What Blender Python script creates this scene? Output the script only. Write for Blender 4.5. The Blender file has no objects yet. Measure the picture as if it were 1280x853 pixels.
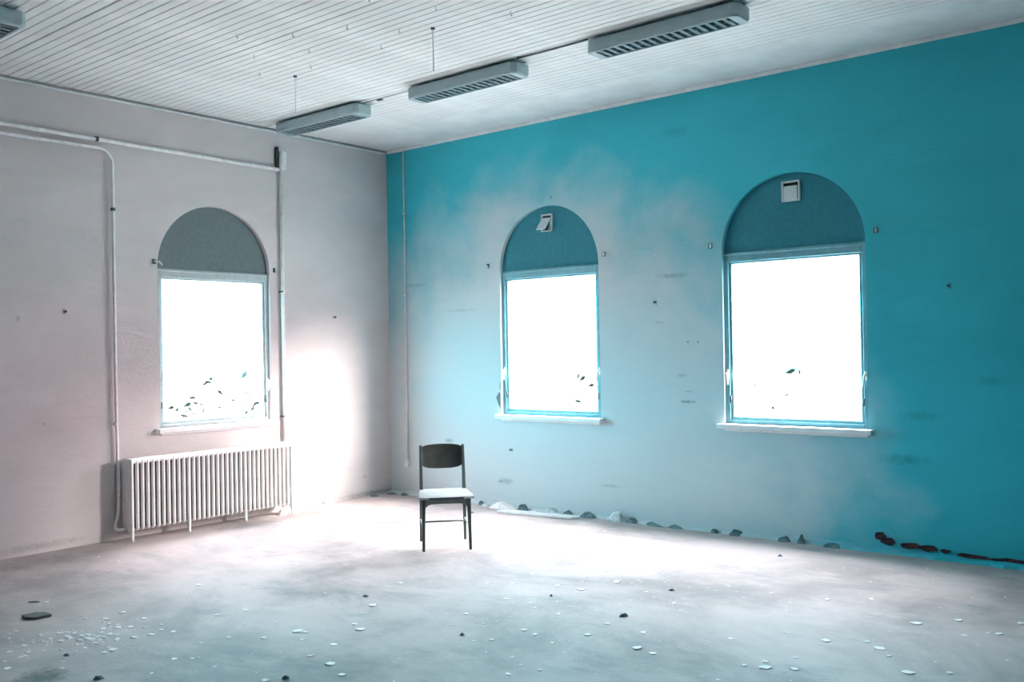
import bpy, bmesh, math, random
from mathutils import Vector, Matrix

random.seed(11)
PI = math.pi
scene = bpy.context.scene
COL = scene.collection
H = 3.827                 # ceiling height
RX, RY = 10.0, -9.5       # room extent: x 0..RX, y RY..0
WT = 0.20                 # wall thickness

# ------------------------------------------------------------------ camera
F_PX, YAW, PITCH, ROLL = 1187.1, 0.69153, 0.006814, -0.017244
fw = Vector((-math.sin(YAW) * math.cos(PITCH), math.cos(YAW) * math.cos(PITCH), math.sin(PITCH)))
r0 = Vector((math.cos(YAW), math.sin(YAW), 0)); u0 = r0.cross(fw)
rt = math.cos(ROLL) * r0 + math.sin(ROLL) * u0
up = -math.sin(ROLL) * r0 + math.cos(ROLL) * u0
cd = bpy.data.cameras.new('camera'); cam = bpy.data.objects.new('camera', cd); COL.objects.link(cam)
M = Matrix((rt, up, -fw)).transposed().to_4x4(); M.translation = Vector((7.878, -7.350, 1.6))
cam.matrix_world = M
cd.sensor_width = 36; cd.lens = 36 * F_PX / 1280; cd.clip_start = 0.05; cd.clip_end = 300
scene.camera = cam

# ------------------------------------------------------------------ view and sky
vs = scene.view_settings
vs.view_transform = 'Standard'; vs.look = 'None'; vs.gamma = 1; vs.use_curve_mapping = False
vs.exposure = 0.08
SKY_ZENITH = (0.84, 0.82, 0.89, 1)      # hazy white overhead
SKY_WARM = (0.95, 0.50, 0.50, 1)        # towards the sun
SKY_COOL = (0.10, 1.65, 2.0, 1)        # away from the sun
SKY_STRENGTH = 30.0
world = bpy.data.worlds.new('sky'); scene.world = world; world.use_nodes = True
nt = world.node_tree; nt.nodes.clear()


def wn(kind, **kw):
    n = nt.nodes.new(kind)
    for k, v in kw.items():
        n.inputs[k].default_value = v
    return n


tc = wn('ShaderNodeTexCoord')
dot = wn('ShaderNodeVectorMath'); dot.operation = 'DOT_PRODUCT'; dot.inputs[1].default_value = (0.80, 0.45, 0)
nt.links.new(tc.outputs['Generated'], dot.inputs[0])
mr = wn('ShaderNodeMapRange'); mr.inputs['From Min'].default_value = 0.05; mr.inputs['From Max'].default_value = 0.85
nt.links.new(dot.outputs['Value'], mr.inputs['Value'])
mx = wn('ShaderNodeMix'); mx.data_type = 'RGBA'
mx.inputs['A'].default_value = SKY_COOL; mx.inputs['B'].default_value = SKY_WARM
nt.links.new(mr.outputs['Result'], mx.inputs['Factor'])
sz = wn('ShaderNodeSeparateXYZ'); nt.links.new(tc.outputs['Generated'], sz.inputs[0])
el = wn('ShaderNodeMapRange'); el.inputs['From Min'].default_value = 0.04; el.inputs['From Max'].default_value = 0.55
nt.links.new(sz.outputs['Z'], el.inputs['Value'])
mz = wn('ShaderNodeMix'); mz.data_type = 'RGBA'; mz.inputs['B'].default_value = SKY_ZENITH
nt.links.new(el.outputs['Result'], mz.inputs['Factor']); nt.links.new(mx.outputs['Result'], mz.inputs['A'])
br = wn('ShaderNodeMapRange'); br.inputs['From Min'].default_value = 0.0; br.inputs['From Max'].default_value = 1.0   # overcast: brighter overhead
br.inputs['To Min'].default_value = 0.70 * SKY_STRENGTH; br.inputs['To Max'].default_value = 1.9 * SKY_STRENGTH
nt.links.new(sz.outputs['Z'], br.inputs['Value'])
bg = wn('ShaderNodeBackground')
nt.links.new(br.outputs['Result'], bg.inputs['Strength'])
nt.links.new(mz.outputs['Result'], bg.inputs['Color'])
wo = wn('ShaderNodeOutputWorld'); nt.links.new(bg.outputs[0], wo.inputs['Surface'])
scene.cycles.max_bounces = 8; scene.cycles.diffuse_bounces = 5; scene.cycles.glossy_bounces = 2
scene.cycles.transparent_max_bounces = 6; scene.cycles.caustics_reflective = False; scene.cycles.caustics_refractive = False
world.cycles.sample_map_resolution = 256; world.cycles.sampling_method = 'MANUAL'

# hazy low sun shining in through the windows of the teal wall
SUN_AZ, SUN_EL, SUN_SOFT, SUN_E = 21.0, 27.0, 43.0, 60.0
sd = bpy.data.lights.new('sun', 'SUN'); sd.energy = SUN_E; sd.angle = math.radians(SUN_SOFT); sd.color = (1.0, 0.90, 0.84)
sun = bpy.data.objects.new('sun', sd); COL.objects.link(sun)
sdir = Vector((math.cos(math.radians(SUN_AZ)) * math.cos(math.radians(SUN_EL)), math.sin(math.radians(SUN_AZ)) * math.cos(math.radians(SUN_EL)), math.sin(math.radians(SUN_EL))))
sun.rotation_euler = sdir.to_track_quat('Z', 'Y').to_euler()


# ------------------------------------------------------------------ materials
def newmat(name):
    m = bpy.data.materials.new(name); m.use_nodes = True
    t = m.node_tree; b = t.nodes['Principled BSDF']
    return m, t, b


def noise(t, scale, detail=4, rough=0.55, vec=None, dist=0.0):
    n = t.nodes.new('ShaderNodeTexNoise')
    n.inputs['Scale'].default_value = scale; n.inputs['Detail'].default_value = detail
    n.inputs['Roughness'].default_value = rough; n.inputs['Distortion'].default_value = dist
    if vec is not None:
        t.links.new(vec, n.inputs['Vector'])
    return n.outputs['Fac']


def maprange(t, v, a, b, c=0.0, d=1.0):
    n = t.nodes.new('ShaderNodeMapRange'); n.interpolation_type = 'SMOOTHSTEP'
    n.inputs['From Min'].default_value = a; n.inputs['From Max'].default_value = b
    n.inputs['To Min'].default_value = c; n.inputs['To Max'].default_value = d
    t.links.new(v, n.inputs['Value']); return n.outputs['Result']


def mixc(t, fac, a, b):
    n = t.nodes.new('ShaderNodeMix'); n.data_type = 'RGBA'
    for key, val in (('Factor', fac), ('A', a), ('B', b)):
        s = n.inputs[key]
        if isinstance(val, (tuple, float, int)):
            s.default_value = (*val, 1) if isinstance(val, tuple) and len(val) == 3 else val
        else:
            t.links.new(val, s)
    return n.outputs['Result']


def math2(t, op, a, b):
    n = t.nodes.new('ShaderNodeMath'); n.operation = op
    for i, v in enumerate((a, b)):
        if isinstance(v, (int, float)):
            n.inputs[i].default_value = v
        else:
            t.links.new(v, n.inputs[i])
    return n.outputs[0]


def objvec(t, scale=(1, 1, 1), loc=(0, 0, 0)):
    c = t.nodes.new('ShaderNodeTexCoord'); mp = t.nodes.new('ShaderNodeMapping')
    mp.inputs['Scale'].default_value = scale; mp.inputs['Location'].default_value = loc
    t.links.new(c.outputs['Object'], mp.inputs['Vector']); return mp.outputs['Vector']


def bump(t, b, h, strength, dist=0.01):
    n = t.nodes.new('ShaderNodeBump'); n.inputs['Strength'].default_value = strength
    n.inputs['Distance'].default_value = dist
    t.links.new(h, n.inputs['Height']); t.links.new(n.outputs[0], b.inputs['Normal'])


def plain(name, col, rough=0.6, var=0.12, scale=14, metallic=0.0, bmp=0.05, spec=0.5):
    m, t, b = newmat(name); v = objvec(t)
    f = noise(t, scale, 5, 0.6, v)
    dk = tuple(c * (1 - var) for c in col); lt = tuple(min(1, c * (1 + var)) for c in col)
    t.links.new(mixc(t, maprange(t, f, 0.35, 0.65), dk, lt), b.inputs['Base Color'])
    b.inputs['Roughness'].default_value = rough; b.inputs['Metallic'].default_value = metallic
    b.inputs['Specular IOR Level'].default_value = spec
    bump(t, b, noise(t, scale * 6, 3, 0.6, v), bmp, 0.004)
    return m


def plaster(name, col, var, spots, streak=(0.7, 0.7, 1.6), seed=0.0, lit_patch=None):
    """Old painted plaster: mottled, stained, with scuffs at given places (wall-local x, z)."""
    m, t, b = newmat(name); v = objvec(t, streak, (seed, seed, seed)); vp = objvec(t)
    big = noise(t, 0.9, 6, 0.62, v, 0.4); mid = noise(t, 4.5, 6, 0.65, v, 0.8); fine = noise(t, 45, 3, 0.6, vp)
    dk = tuple(c * (1 - var) for c in col); lt = tuple(min(1, c * (1 + var * 0.6)) for c in col)
    c = mixc(t, maprange(t, big, 0.32, 0.68), dk, lt)
    c = mixc(t, maprange(t, mid, 0.58, 0.75, 0, 0.22), c, tuple(k * 0.72 for k in col))
    sep = t.nodes.new('ShaderNodeSeparateXYZ'); t.links.new(vp, sep.inputs[0])
    if lit_patch:            # pale glow of light painted into the wall colour, edge broken by noise
        pale, (px, pz, rx, rz) = lit_patch
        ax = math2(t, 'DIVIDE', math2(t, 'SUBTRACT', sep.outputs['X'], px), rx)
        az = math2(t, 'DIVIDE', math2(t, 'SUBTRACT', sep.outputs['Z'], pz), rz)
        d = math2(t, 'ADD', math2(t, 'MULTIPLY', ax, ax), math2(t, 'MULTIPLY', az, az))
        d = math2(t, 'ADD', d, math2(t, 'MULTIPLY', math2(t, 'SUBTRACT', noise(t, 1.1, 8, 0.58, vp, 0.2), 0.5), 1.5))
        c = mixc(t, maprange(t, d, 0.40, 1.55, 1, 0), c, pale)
    wob = noise(t, 22, 4, 0.7, vp)
    for (x, z, sx, sz, k) in spots:
        dx = math2(t, 'DIVIDE', math2(t, 'SUBTRACT', sep.outputs['X'], x), sx)
        dz = math2(t, 'DIVIDE', math2(t, 'SUBTRACT', sep.outputs['Z'], z), sz)
        d = math2(t, 'ADD', math2(t, 'MULTIPLY', dx, dx), math2(t, 'MULTIPLY', dz, dz))
        d = math2(t, 'ADD', d, math2(t, 'MULTIPLY', wob, 2.4))
        c = mixc(t, maprange(t, d, 0.9, 2.2, k * 0.8, 0), c, tuple(q * 0.25 for q in col))
    t.links.new(c, b.inputs['Base Color'])
    b.inputs['Roughness'].default_value = 0.82; b.inputs['Specular IOR Level'].default_value = 0.25
    hgt = math2(t, 'ADD', math2(t, 'MULTIPLY', mid, 0.8), math2(t, 'MULTIPLY', fine, 0.25))
    bump(t, b, hgt, 0.35, 0.02)
    return m


LEFT_SPOTS = [(-3.652, 1.96, .022, .03, .9), (-4.02, 1.9, .02, .03, .5), (-0.795, 1.952, .012, .02, .8), (-3.827, 1.044, .014, .02, .6),
              (-0.40, 0.22, .03, .02, .5), (-2.9, 0.55, .10, .03, .25), (-3.9, 0.06, .5, .04, .45), (-0.35, 0.03, .5, .03, .6)]
RIGHT_SPOTS = [(3.47, 1.98, .018, .035, .9), (3.50, 1.80, .07, .012, .4), (3.772, 1.10, .10, .018, .8), (3.78, 1.19, .05, .012, .5),
               (3.72, 1.33, .07, .02, .4), (3.64, 2.21, .22, .03, .45), (3.78, 1.62, .015, .015, .8), (3.88, 1.62, .015, .015, .8),
               (1.77, .57, .025, .025, .7), (1.68, .25, .12, .05, .4), (1.60, .24, .05, .02, .5), (2.31, 3.05, .018, .018, .9),
               (5.59, .71, .22, .05, .45), (5.71, 1.04, .2, .045, .35), (3.70, 3.47, .16, .07, .25), (5.932, 1.991, .018, .035, .9),
               (0.90, .62, .09, .03, .5), (1.02, .55, .05, .025, .6), (.80, .52, .05, .03, .5), (2.95, .30, .12, .02, .35),
               (0.42, 2.30, .25, .03, .3), (1.1, 2.0, .3, .02, .25), (6.2, 1.3, .12, .04, .3), (5.0, 2.2, .0, .0, 0)][:-1]
M_WALL_L = plaster('plaster_warm_grey', (0.64, 0.59, 0.59), 0.08, LEFT_SPOTS, seed=3)
M_WALL_R = plaster('teal_paint_pale_glow', (0.05, 0.455, 0.55), 0.08, RIGHT_SPOTS, seed=9, lit_patch=((0.55, 0.62, 0.65), (2.1, 0.45, 2.95, 2.55)))  # pale ellipse paints the brighter area into the teal wall colour
M_WALL_O = plaster('plaster_plain', (0.02, 0.16, 0.21), 0.08, [], seed=5)
M_PLANK = plain('painted_ceiling_board', (0.80, 0.80, 0.80), 0.6, 0.06, 3)
M_DARK = plain('ceiling_void', (0.03, 0.05, 0.055), 0.9, 0.2, 8)
M_TRIM = plain('painted_trim', (0.70, 0.73, 0.74), 0.55, 0.08, 9)
M_FRAME = plain('painted_window_frame_grey', (0.40, 0.46, 0.46), 0.5, 0.08, 12)
M_FRAME_T = plain('painted_window_frame_teal', (0.14, 0.36, 0.42), 0.5, 0.08, 12)
M_SILL = plain('painted_sill', (0.80, 0.78, 0.79), 0.45, 0.06, 9)
M_PANEL = plain('arch_board_grey', (0.125, 0.165, 0.17), 0.8, 0.07, 30, bmp=0.12)
M_PANEL_T = plain('arch_board_teal', (0.02, 0.19, 0.25), 0.8, 0.07, 30, bmp=0.12)
M_VENT = plain('vent_metal', (0.55, 0.66, 0.68), 0.5, 0.05, 20)
M_BLACK = plain('black_recess', (0.012, 0.016, 0.02), 0.8, 0.2, 20)
M_PIPE = plain('painted_pipe', (0.86, 0.84, 0.84), 0.45, 0.08, 16)
M_RAD = plain('radiator_enamel', (0.80, 0.77, 0.77), 0.4, 0.06, 12)
M_GAP_SHADE = plain('radiator_gap_shade', (0.03, 0.032, 0.035), 0.95, 0.3, 20)  # near-black tone standing for the shade in the radiator gaps
M_IRON = plain('dark_iron', (0.05, 0.07, 0.075), 0.5, 0.2, 20, metallic=0.3)
M_FIX = plain('fixture_enamel', (0.32, 0.42, 0.44), 0.4, 0.05, 10)
M_LOUVRE = plain('louvre_dark', (0.015, 0.022, 0.025), 0.45, 0.15, 20)
M_BLADE = plain('louvre_blade', (0.16, 0.22, 0.24), 0.35, 0.1, 20)
M_LEG = plain('chair_dark_frame', (0.045, 0.062, 0.062), 0.45, 0.15, 20)
M_BACK = plain('chair_back_plywood', (0.035, 0.04, 0.038), 0.33, 0.25, 9)
M_APRON = plain('chair_apron_wood', (0.12, 0.15, 0.145), 0.5, 0.12, 18)
M_SEAT = plain('chair_seat_plywood', (0.42, 0.40, 0.40), 0.30, 0.12, 8)
M_CHIP = plain('plaster_chip_white', (0.95, 0.90, 0.89), 0.8, 0.04, 30)
M_RUB = plain('plaster_rubble', (0.62, 0.68, 0.70), 0.9, 0.25, 22, bmp=0.3)
M_RUBD = plain('dark_mortar_rubble', (0.13, 0.20, 0.22), 0.95, 0.35, 22, bmp=0.3)
M_BRICK = plain('exposed_brick', (0.07, 0.025, 0.03), 0.95, 0.4, 30, bmp=0.3)
M_SLATE = plain('slate', (0.07, 0.08, 0.08), 0.5, 0.3, 16)
M_WOODW = plain('white_painted_board', (0.86, 0.86, 0.86), 0.5, 0.06, 10)
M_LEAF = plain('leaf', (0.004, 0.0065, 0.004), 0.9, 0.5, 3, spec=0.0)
M_BARK = plain('bark', (0.02, 0.02, 0.018), 0.9, 0.3, 12)
M_GROUND = plain('pale_gravel', (0.42, 0.42, 0.40), 0.95, 0.15, 2)

m, t, b = newmat('window_glass'); M_GLASS = m
t.nodes.remove(b)
tr = t.nodes.new('ShaderNodeBsdfTransparent'); gl = t.nodes.new('ShaderNodeBsdfGlossy')
gl.inputs['Roughness'].default_value = 0.02; tr.inputs['Color'].default_value = (0.96, 0.98, 0.98, 1)
ms = t.nodes.new('ShaderNodeMixShader'); ms.inputs[0].default_value = 0.05
t.links.new(tr.outputs[0], ms.inputs[1]); t.links.new(gl.outputs[0], ms.inputs[2])
t.links.new(ms.outputs[0], t.nodes['Material Output'].inputs['Surface'])

m, t, b = newmat('dusty_screed_floor'); M_FLOOR = m
v = objvec(t); vs_ = objvec(t, (0.55, 1.3, 1))
big = noise(t, 0.7, 7, 0.66, v, 0.3); streaks = noise(t, 1.7, 8, 0.7, vs_, 0.35); fine = noise(t, 60, 4, 0.7, v)
dust = noise(t, 9, 6, 0.75, v, 0.5)
c = mixc(t, maprange(t, big, 0.36, 0.64), (0.32, 0.285, 0.275), (0.57, 0.48, 0.465))
c = mixc(t, maprange(t, streaks, 0.50, 0.72, 0, 0.55), c, (0.68, 0.58, 0.565))
c = mixc(t, maprange(t, dust, 0.60, 0.78, 0, 0.5), c, (0.66, 0.64, 0.64))
c = mixc(t, maprange(t, streaks, 0.46, 0.30, 0, 0.5), c, (0.19, 0.21, 0.215))
sep = t.nodes.new('ShaderNodeSeparateXYZ'); t.links.new(v, sep.inputs[0])
wob = noise(t, 14, 5, 0.75, v)
for (x, y, sx, sy, k) in [(3.02, -5.20, .16, .13, .9), (3.05, -5.33, .1, .2, .6), (0.9, -3.4, .35, .08, .35)]:
    dx = math2(t, 'DIVIDE', math2(t, 'SUBTRACT', sep.outputs['X'], x), sx)
    dy = math2(t, 'DIVIDE', math2(t, 'SUBTRACT', sep.outputs['Y'], y), sy)
    d = math2(t, 'ADD', math2(t, 'MULTIPLY', dx, dx), math2(t, 'MULTIPLY', dy, dy))
    d = math2(t, 'ADD', d, math2(t, 'MULTIPLY', wob, 2.4))
    c = mixc(t, maprange(t, d, 0.9, 2.3, k, 0), c, (0.10, 0.12, 0.11))
t.links.new(c, b.inputs['Base Color']); b.inputs['Roughness'].default_value = 0.72
b.inputs['Specular IOR Level'].default_value = 0.3
bump(t, b, math2(t, 'ADD', math2(t, 'MULTIPLY', dust, 0.7), math2(t, 'MULTIPLY', fine, 0.4)), 0.4, 0.012)


# ------------------------------------------------------------------ mesh helpers
def mesh_from(bm, name, smooth=False):
    bmesh.ops.recalc_face_normals(bm, faces=bm.faces[:])
    me = bpy.data.meshes.new(name); bm.to_mesh(me); bm.free()
    if smooth:
        for p in me.polygons:
            p.use_smooth = True
    return me


def link(name, me, mat, parent=None, loc=(0, 0, 0), rot=(0, 0, 0)):
    if mat is not None and not me.materials:
        me.materials.append(mat)
    o = bpy.data.objects.new(name, me); COL.objects.link(o)
    o.location = loc; o.rotation_euler = rot
    if parent is not None:
        o.parent = parent
    return o


def obj(name, bm, mat, parent=None, loc=(0, 0, 0), rot=(0, 0, 0), smooth=False):
    return link(name, mesh_from(bm, name, smooth), mat, parent, loc, rot)


def empty(name, loc=(0, 0, 0), rz=0.0):
    o = bpy.data.objects.new(name, None); COL.objects.link(o)
    o.location = loc; o.rotation_euler = (0, 0, rz); o.empty_display_size = 0.1
    return o


def tag(o, label, cat, group=None, kind=None):
    o['label'] = label
    if cat:
        o['category'] = cat
    if group:
        o['group'] = group
    if kind:
        o['kind'] = kind
    return o


def add_box(bm, lo, hi, bev=0.0, seg=1):
    lo, hi = Vector(lo), Vector(hi)
    r = bmesh.ops.create_cube(bm, size=1, matrix=Matrix.Translation((lo + hi) / 2) @ Matrix.Diagonal((*(hi - lo), 1)))
    if bev:
        es = list({e for v in r['verts'] for e in v.link_edges})
        bmesh.ops.bevel(bm, geom=es, offset=bev, segments=seg, affect='EDGES', profile=0.5)
    return bm


def box(lo, hi, bev=0.0, seg=1):
    return add_box(bmesh.new(), lo, hi, bev, seg)


def prism(pts, d0, d1, axis='y', bev=0.0):
    """Closed outline pts (a,b) extruded along an axis: 'y' -> (a, d, b); 'z' -> (a, b, d); 'x' -> (d, a, b)."""
    bm = bmesh.new()

    def P(a, b_, d):
        return {'y': (a, d, b_), 'z': (a, b_, d), 'x': (d, a, b_)}[axis]
    lo = [bm.verts.new(P(a, b_, d0)) for a, b_ in pts]; hi = [bm.verts.new(P(a, b_, d1)) for a, b_ in pts]
    bm.faces.new(lo); top = bm.faces.new(hi[::-1]); n = len(pts)
    for i in range(n):
        bm.faces.new((lo[i], lo[(i + 1) % n], hi[(i + 1) % n], hi[i]))
    if bev:
        bmesh.ops.bevel(bm, geom=bm.edges[:], offset=bev, segments=1, affect='EDGES')
    return bm


def smooth_path(pts, n=6):
    """Catmull-Rom through the points."""
    P = [Vector(p) for p in pts]; out = []
    for i in range(len(P) - 1):
        a = P[max(i - 1, 0)]; b_ = P[i]; c_ = P[i + 1]; d = P[min(i + 2, len(P) - 1)]
        for k in range(n):
            s = k / n
            out.append(0.5 * ((2 * b_) + (c_ - a) * s + (2 * a - 5 * b_ + 4 * c_ - d) * s * s + (3 * b_ - a - 3 * c_ + d) * s ** 3))
    out.append(P[-1]); return out


def add_tube(bm, pts, r, seg=10):
    pts = [Vector(p) for p in pts]; rings = []; n = len(pts)
    ref = None
    for i, p in enumerate(pts):
        tg = (pts[min(i + 1, n - 1)] - pts[max(i - 1, 0)]).normalized()
        if ref is None:
            ref = Vector((0, 0, 1)) if abs(tg.z) < 0.9 else Vector((1, 0, 0))
        a = (ref - tg * ref.dot(tg)).normalized(); ref = a; b_ = tg.cross(a)
        rr = r[i] if isinstance(r, (list, tuple)) else r
        rings.append([bm.verts.new(p + rr * (math.cos(2 * PI * k / seg) * a + math.sin(2 * PI * k / seg) * b_)) for k in range(seg)])
    for i in range(n - 1):
        for k in range(seg):
            bm.faces.new((rings[i][k], rings[i][(k + 1) % seg], rings[i + 1][(k + 1) % seg], rings[i + 1][k]))
    bm.faces.new(rings[0][::-1]); bm.faces.new(rings[-1])
    return bm


def tube(pts, r, seg=10):
    return add_tube(bmesh.new(), pts, r, seg)


def lathe(profile, seg=16, axis='z'):
    """profile: (radius, height) list."""
    bm = bmesh.new(); rings = []
    for r, z in profile:
        rings.append([bm.verts.new({'z': (r * math.cos(2 * PI * k / seg), r * math.sin(2 * PI * k / seg), z),
                                    'y': (r * math.cos(2 * PI * k / seg), z, r * math.sin(2 * PI * k / seg))}[axis]) for k in range(seg)])
    for i in range(len(rings) - 1):
        for k in range(seg):
            bm.faces.new((rings[i][k], rings[i][(k + 1) % seg], rings[i + 1][(k + 1) % seg], rings[i + 1][k]))
    bm.faces.new(rings[0][::-1]); bm.faces.new(rings[-1])
    return bm


# ------------------------------------------------------------------ structure: shell
WIN_HALF, WIN_BOT, WIN_SPRING = 0.605, 0.925, 2.375


def arch_outline(cx, n=28):
    pts = [(cx - WIN_HALF, WIN_BOT), (cx + WIN_HALF, WIN_BOT), (cx + WIN_HALF, WIN_SPRING)]
    pts += [(cx + WIN_HALF * math.cos(PI * k / n), WIN_SPRING + WIN_HALF * math.sin(PI * k / n)) for k in range(1, n)]
    pts.append((cx - WIN_HALF, WIN_SPRING))
    return pts


def wall(name, u0_, u1_, holes, mat, loc, rz, label):
    """A wall slab with arched openings; local x runs along it, local +y points outdoors."""
    cu = bpy.data.curves.new(name, 'CURVE'); cu.dimensions = '2D'; cu.fill_mode = 'BOTH'; cu.extrude = WT / 2
    loops = [[(u0_, -0.3), (u1_, -0.3), (u1_, H + 0.2), (u0_, H + 0.2)]] + [arch_outline(c_) for c_ in holes]
    for L in loops:
        s = cu.splines.new('POLY'); s.points.add(len(L) - 1); s.use_cyclic_u = True
        for p, (a, b_) in zip(s.points, L):
            p.co = (a, b_, 0, 1)
    tmp = bpy.data.objects.new('tmp', cu); COL.objects.link(tmp)
    dg = bpy.context.evaluated_depsgraph_get(); dg.update()
    me = bpy.data.meshes.new_from_object(tmp.evaluated_get(dg))
    bpy.data.objects.remove(tmp)
    for v_ in me.vertices:                      # (u, z, d) -> (u, d, z)
        x, y, z = v_.co; v_.co = (x, WT / 2 - z, y)
    bm = bmesh.new(); bm.from_mesh(me); bmesh.ops.remove_doubles(bm, verts=bm.verts[:], dist=1e-5)
    bpy.data.meshes.remove(me)
    me = mesh_from(bm, name); me.materials.clear()
    o = link(name, me, mat, None, loc, (0, 0, rz))
    tag(o, label, 'wall', kind='structure')
    return o


WL, WM, WR = -2.205, 2.25, 4.725
wall_left = wall('wall_left', RY, 0.0, [WL], M_WALL_L, (0, 0, 0), PI / 2, 'greyish pink plaster wall with the radiator, pipes and one arched window')
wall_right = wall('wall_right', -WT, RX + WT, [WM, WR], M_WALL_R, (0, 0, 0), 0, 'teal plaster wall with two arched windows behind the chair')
BACK_HOLES = []            # daylight from the windows behind the viewer
wall_back = wall('wall_back', -RX - WT, WT, [-c_ for c_ in BACK_HOLES], M_WALL_O, (0, RY, 0), PI, 'plain plaster wall behind the viewer with arched windows')
wall_side = wall('wall_side', 0.0, -RY, [], M_WALL_O, (RX, 0, 0), -PI / 2, 'plain plaster wall closing the room beyond the teal wall')

floor = obj('floor', box((-WT, RY - WT, -0.25), (RX + WT, WT, 0)), M_FLOOR)
tag(floor, 'dusty pale screed floor littered with plaster flakes', 'floor', kind='structure')
ceiling = obj('ceiling', box((-WT, RY - WT, H + 0.012), (RX + WT, WT, H + 0.2)), M_DARK)
tag(ceiling, 'white painted ceiling of narrow tongue and groove boards', 'ceiling', kind='structure')

# ceiling boards: each board a part of the ceiling
PITCH_B, Y_FIRST = 0.0735, -0.695


def plank_bm(y0, y1, x0=0.026, x1=RX):
    c_ = 0.0045
    pts = [(y0, H + 0.012), (y0, H + c_), (y0 + c_, H), (y1 - c_, H), (y1, H + c_), (y1, H + 0.012)]
    return prism(pts, x0, x1, 'x')


w_b = PITCH_B - 0.0035
plank_me = mesh_from(plank_bm(-w_b / 2, w_b / 2), 'ceiling_board')
rb = random.Random(4)
n_obj = 64
wide_gaps = {13: 0.004, 49: 0.006, 25: 0.003, 34: 0.003}
off = 0.0
for i in range(n_obj):
    off += wide_gaps.get(i, 0.0)
    link('ceiling_board', plank_me, M_PLANK, ceiling, (rb.uniform(0, 0.006), Y_FIRST - PITCH_B * (i + 0.5) - off, rb.uniform(0, 0.0022)))
bm = bmesh.new(); y = Y_FIRST - PITCH_B * n_obj - off
while y - PITCH_B > RY:
    tmp = plank_bm(y - w_b, y); me_t = bpy.data.meshes.new('t'); tmp.to_mesh(me_t); tmp.free(); bm.from_mesh(me_t); bpy.data.meshes.remove(me_t)
    y -= PITCH_B
o = obj('ceiling_boarding', bm, M_PLANK, ceiling); o['kind'] = 'stuff'
obj('border_board', plank_bm(Y_FIRST + 0.004, -0.012), M_PLANK, ceiling, (0, 0, 0.001))

# trims where walls meet the ceiling
bm = prism([(0, H - .012), (0.012, H - .012), (0.014, H - 0.020), (0.008, H - 0.032), (0, H - 0.032)], RY, -0.02, 'y')
tag(obj('trim_1', bm, M_TRIM, None), 'thin painted moulding along the top of the pinkish wall', 'trim', kind='structure')
bm = prism([(0, H), (-0.024, H), (-0.024, H - 0.010), (-0.010, H - 0.030), (0, H - 0.030)], 0.024, RX, 'x')
tag(obj('trim_2', bm, M_TRIM, None), 'thin painted moulding along the top of the teal wall', 'trim', kind='structure')
# low mortar ledge left along the foot of the teal wall
bm = bmesh.new(); rl = random.Random(8); N = 110
rows = []
for i in range(N + 1):
    x = 0.02 + i * (RX - 0.04) / N
    hgt = 0.028 + rl.uniform(-0.008, 0.012); dep = 0.055 + rl.uniform(-0.018, 0.022)
    rows.append([bm.verts.new((x, 0, 0)), bm.verts.new((x, -dep - 0.02, 0)), bm.verts.new((x, -dep, hgt * 0.7)), bm.verts.new((x, -dep * 0.4, hgt)), bm.verts.new((x, 0, hgt))])
for a, b_ in zip(rows, rows[1:]):
    for k in range(5):
        bm.faces.new((a[k], a[(k + 1) % 5], b_[(k + 1) % 5], b_[k]))
bm.faces.new(rows[0]); bm.faces.new(rows[-1][::-1])
tag(obj('baseboard_right', bm, M_WALL_R), 'rough low mortar ledge along the foot of the teal wall', 'ledge', kind='structure')


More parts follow.
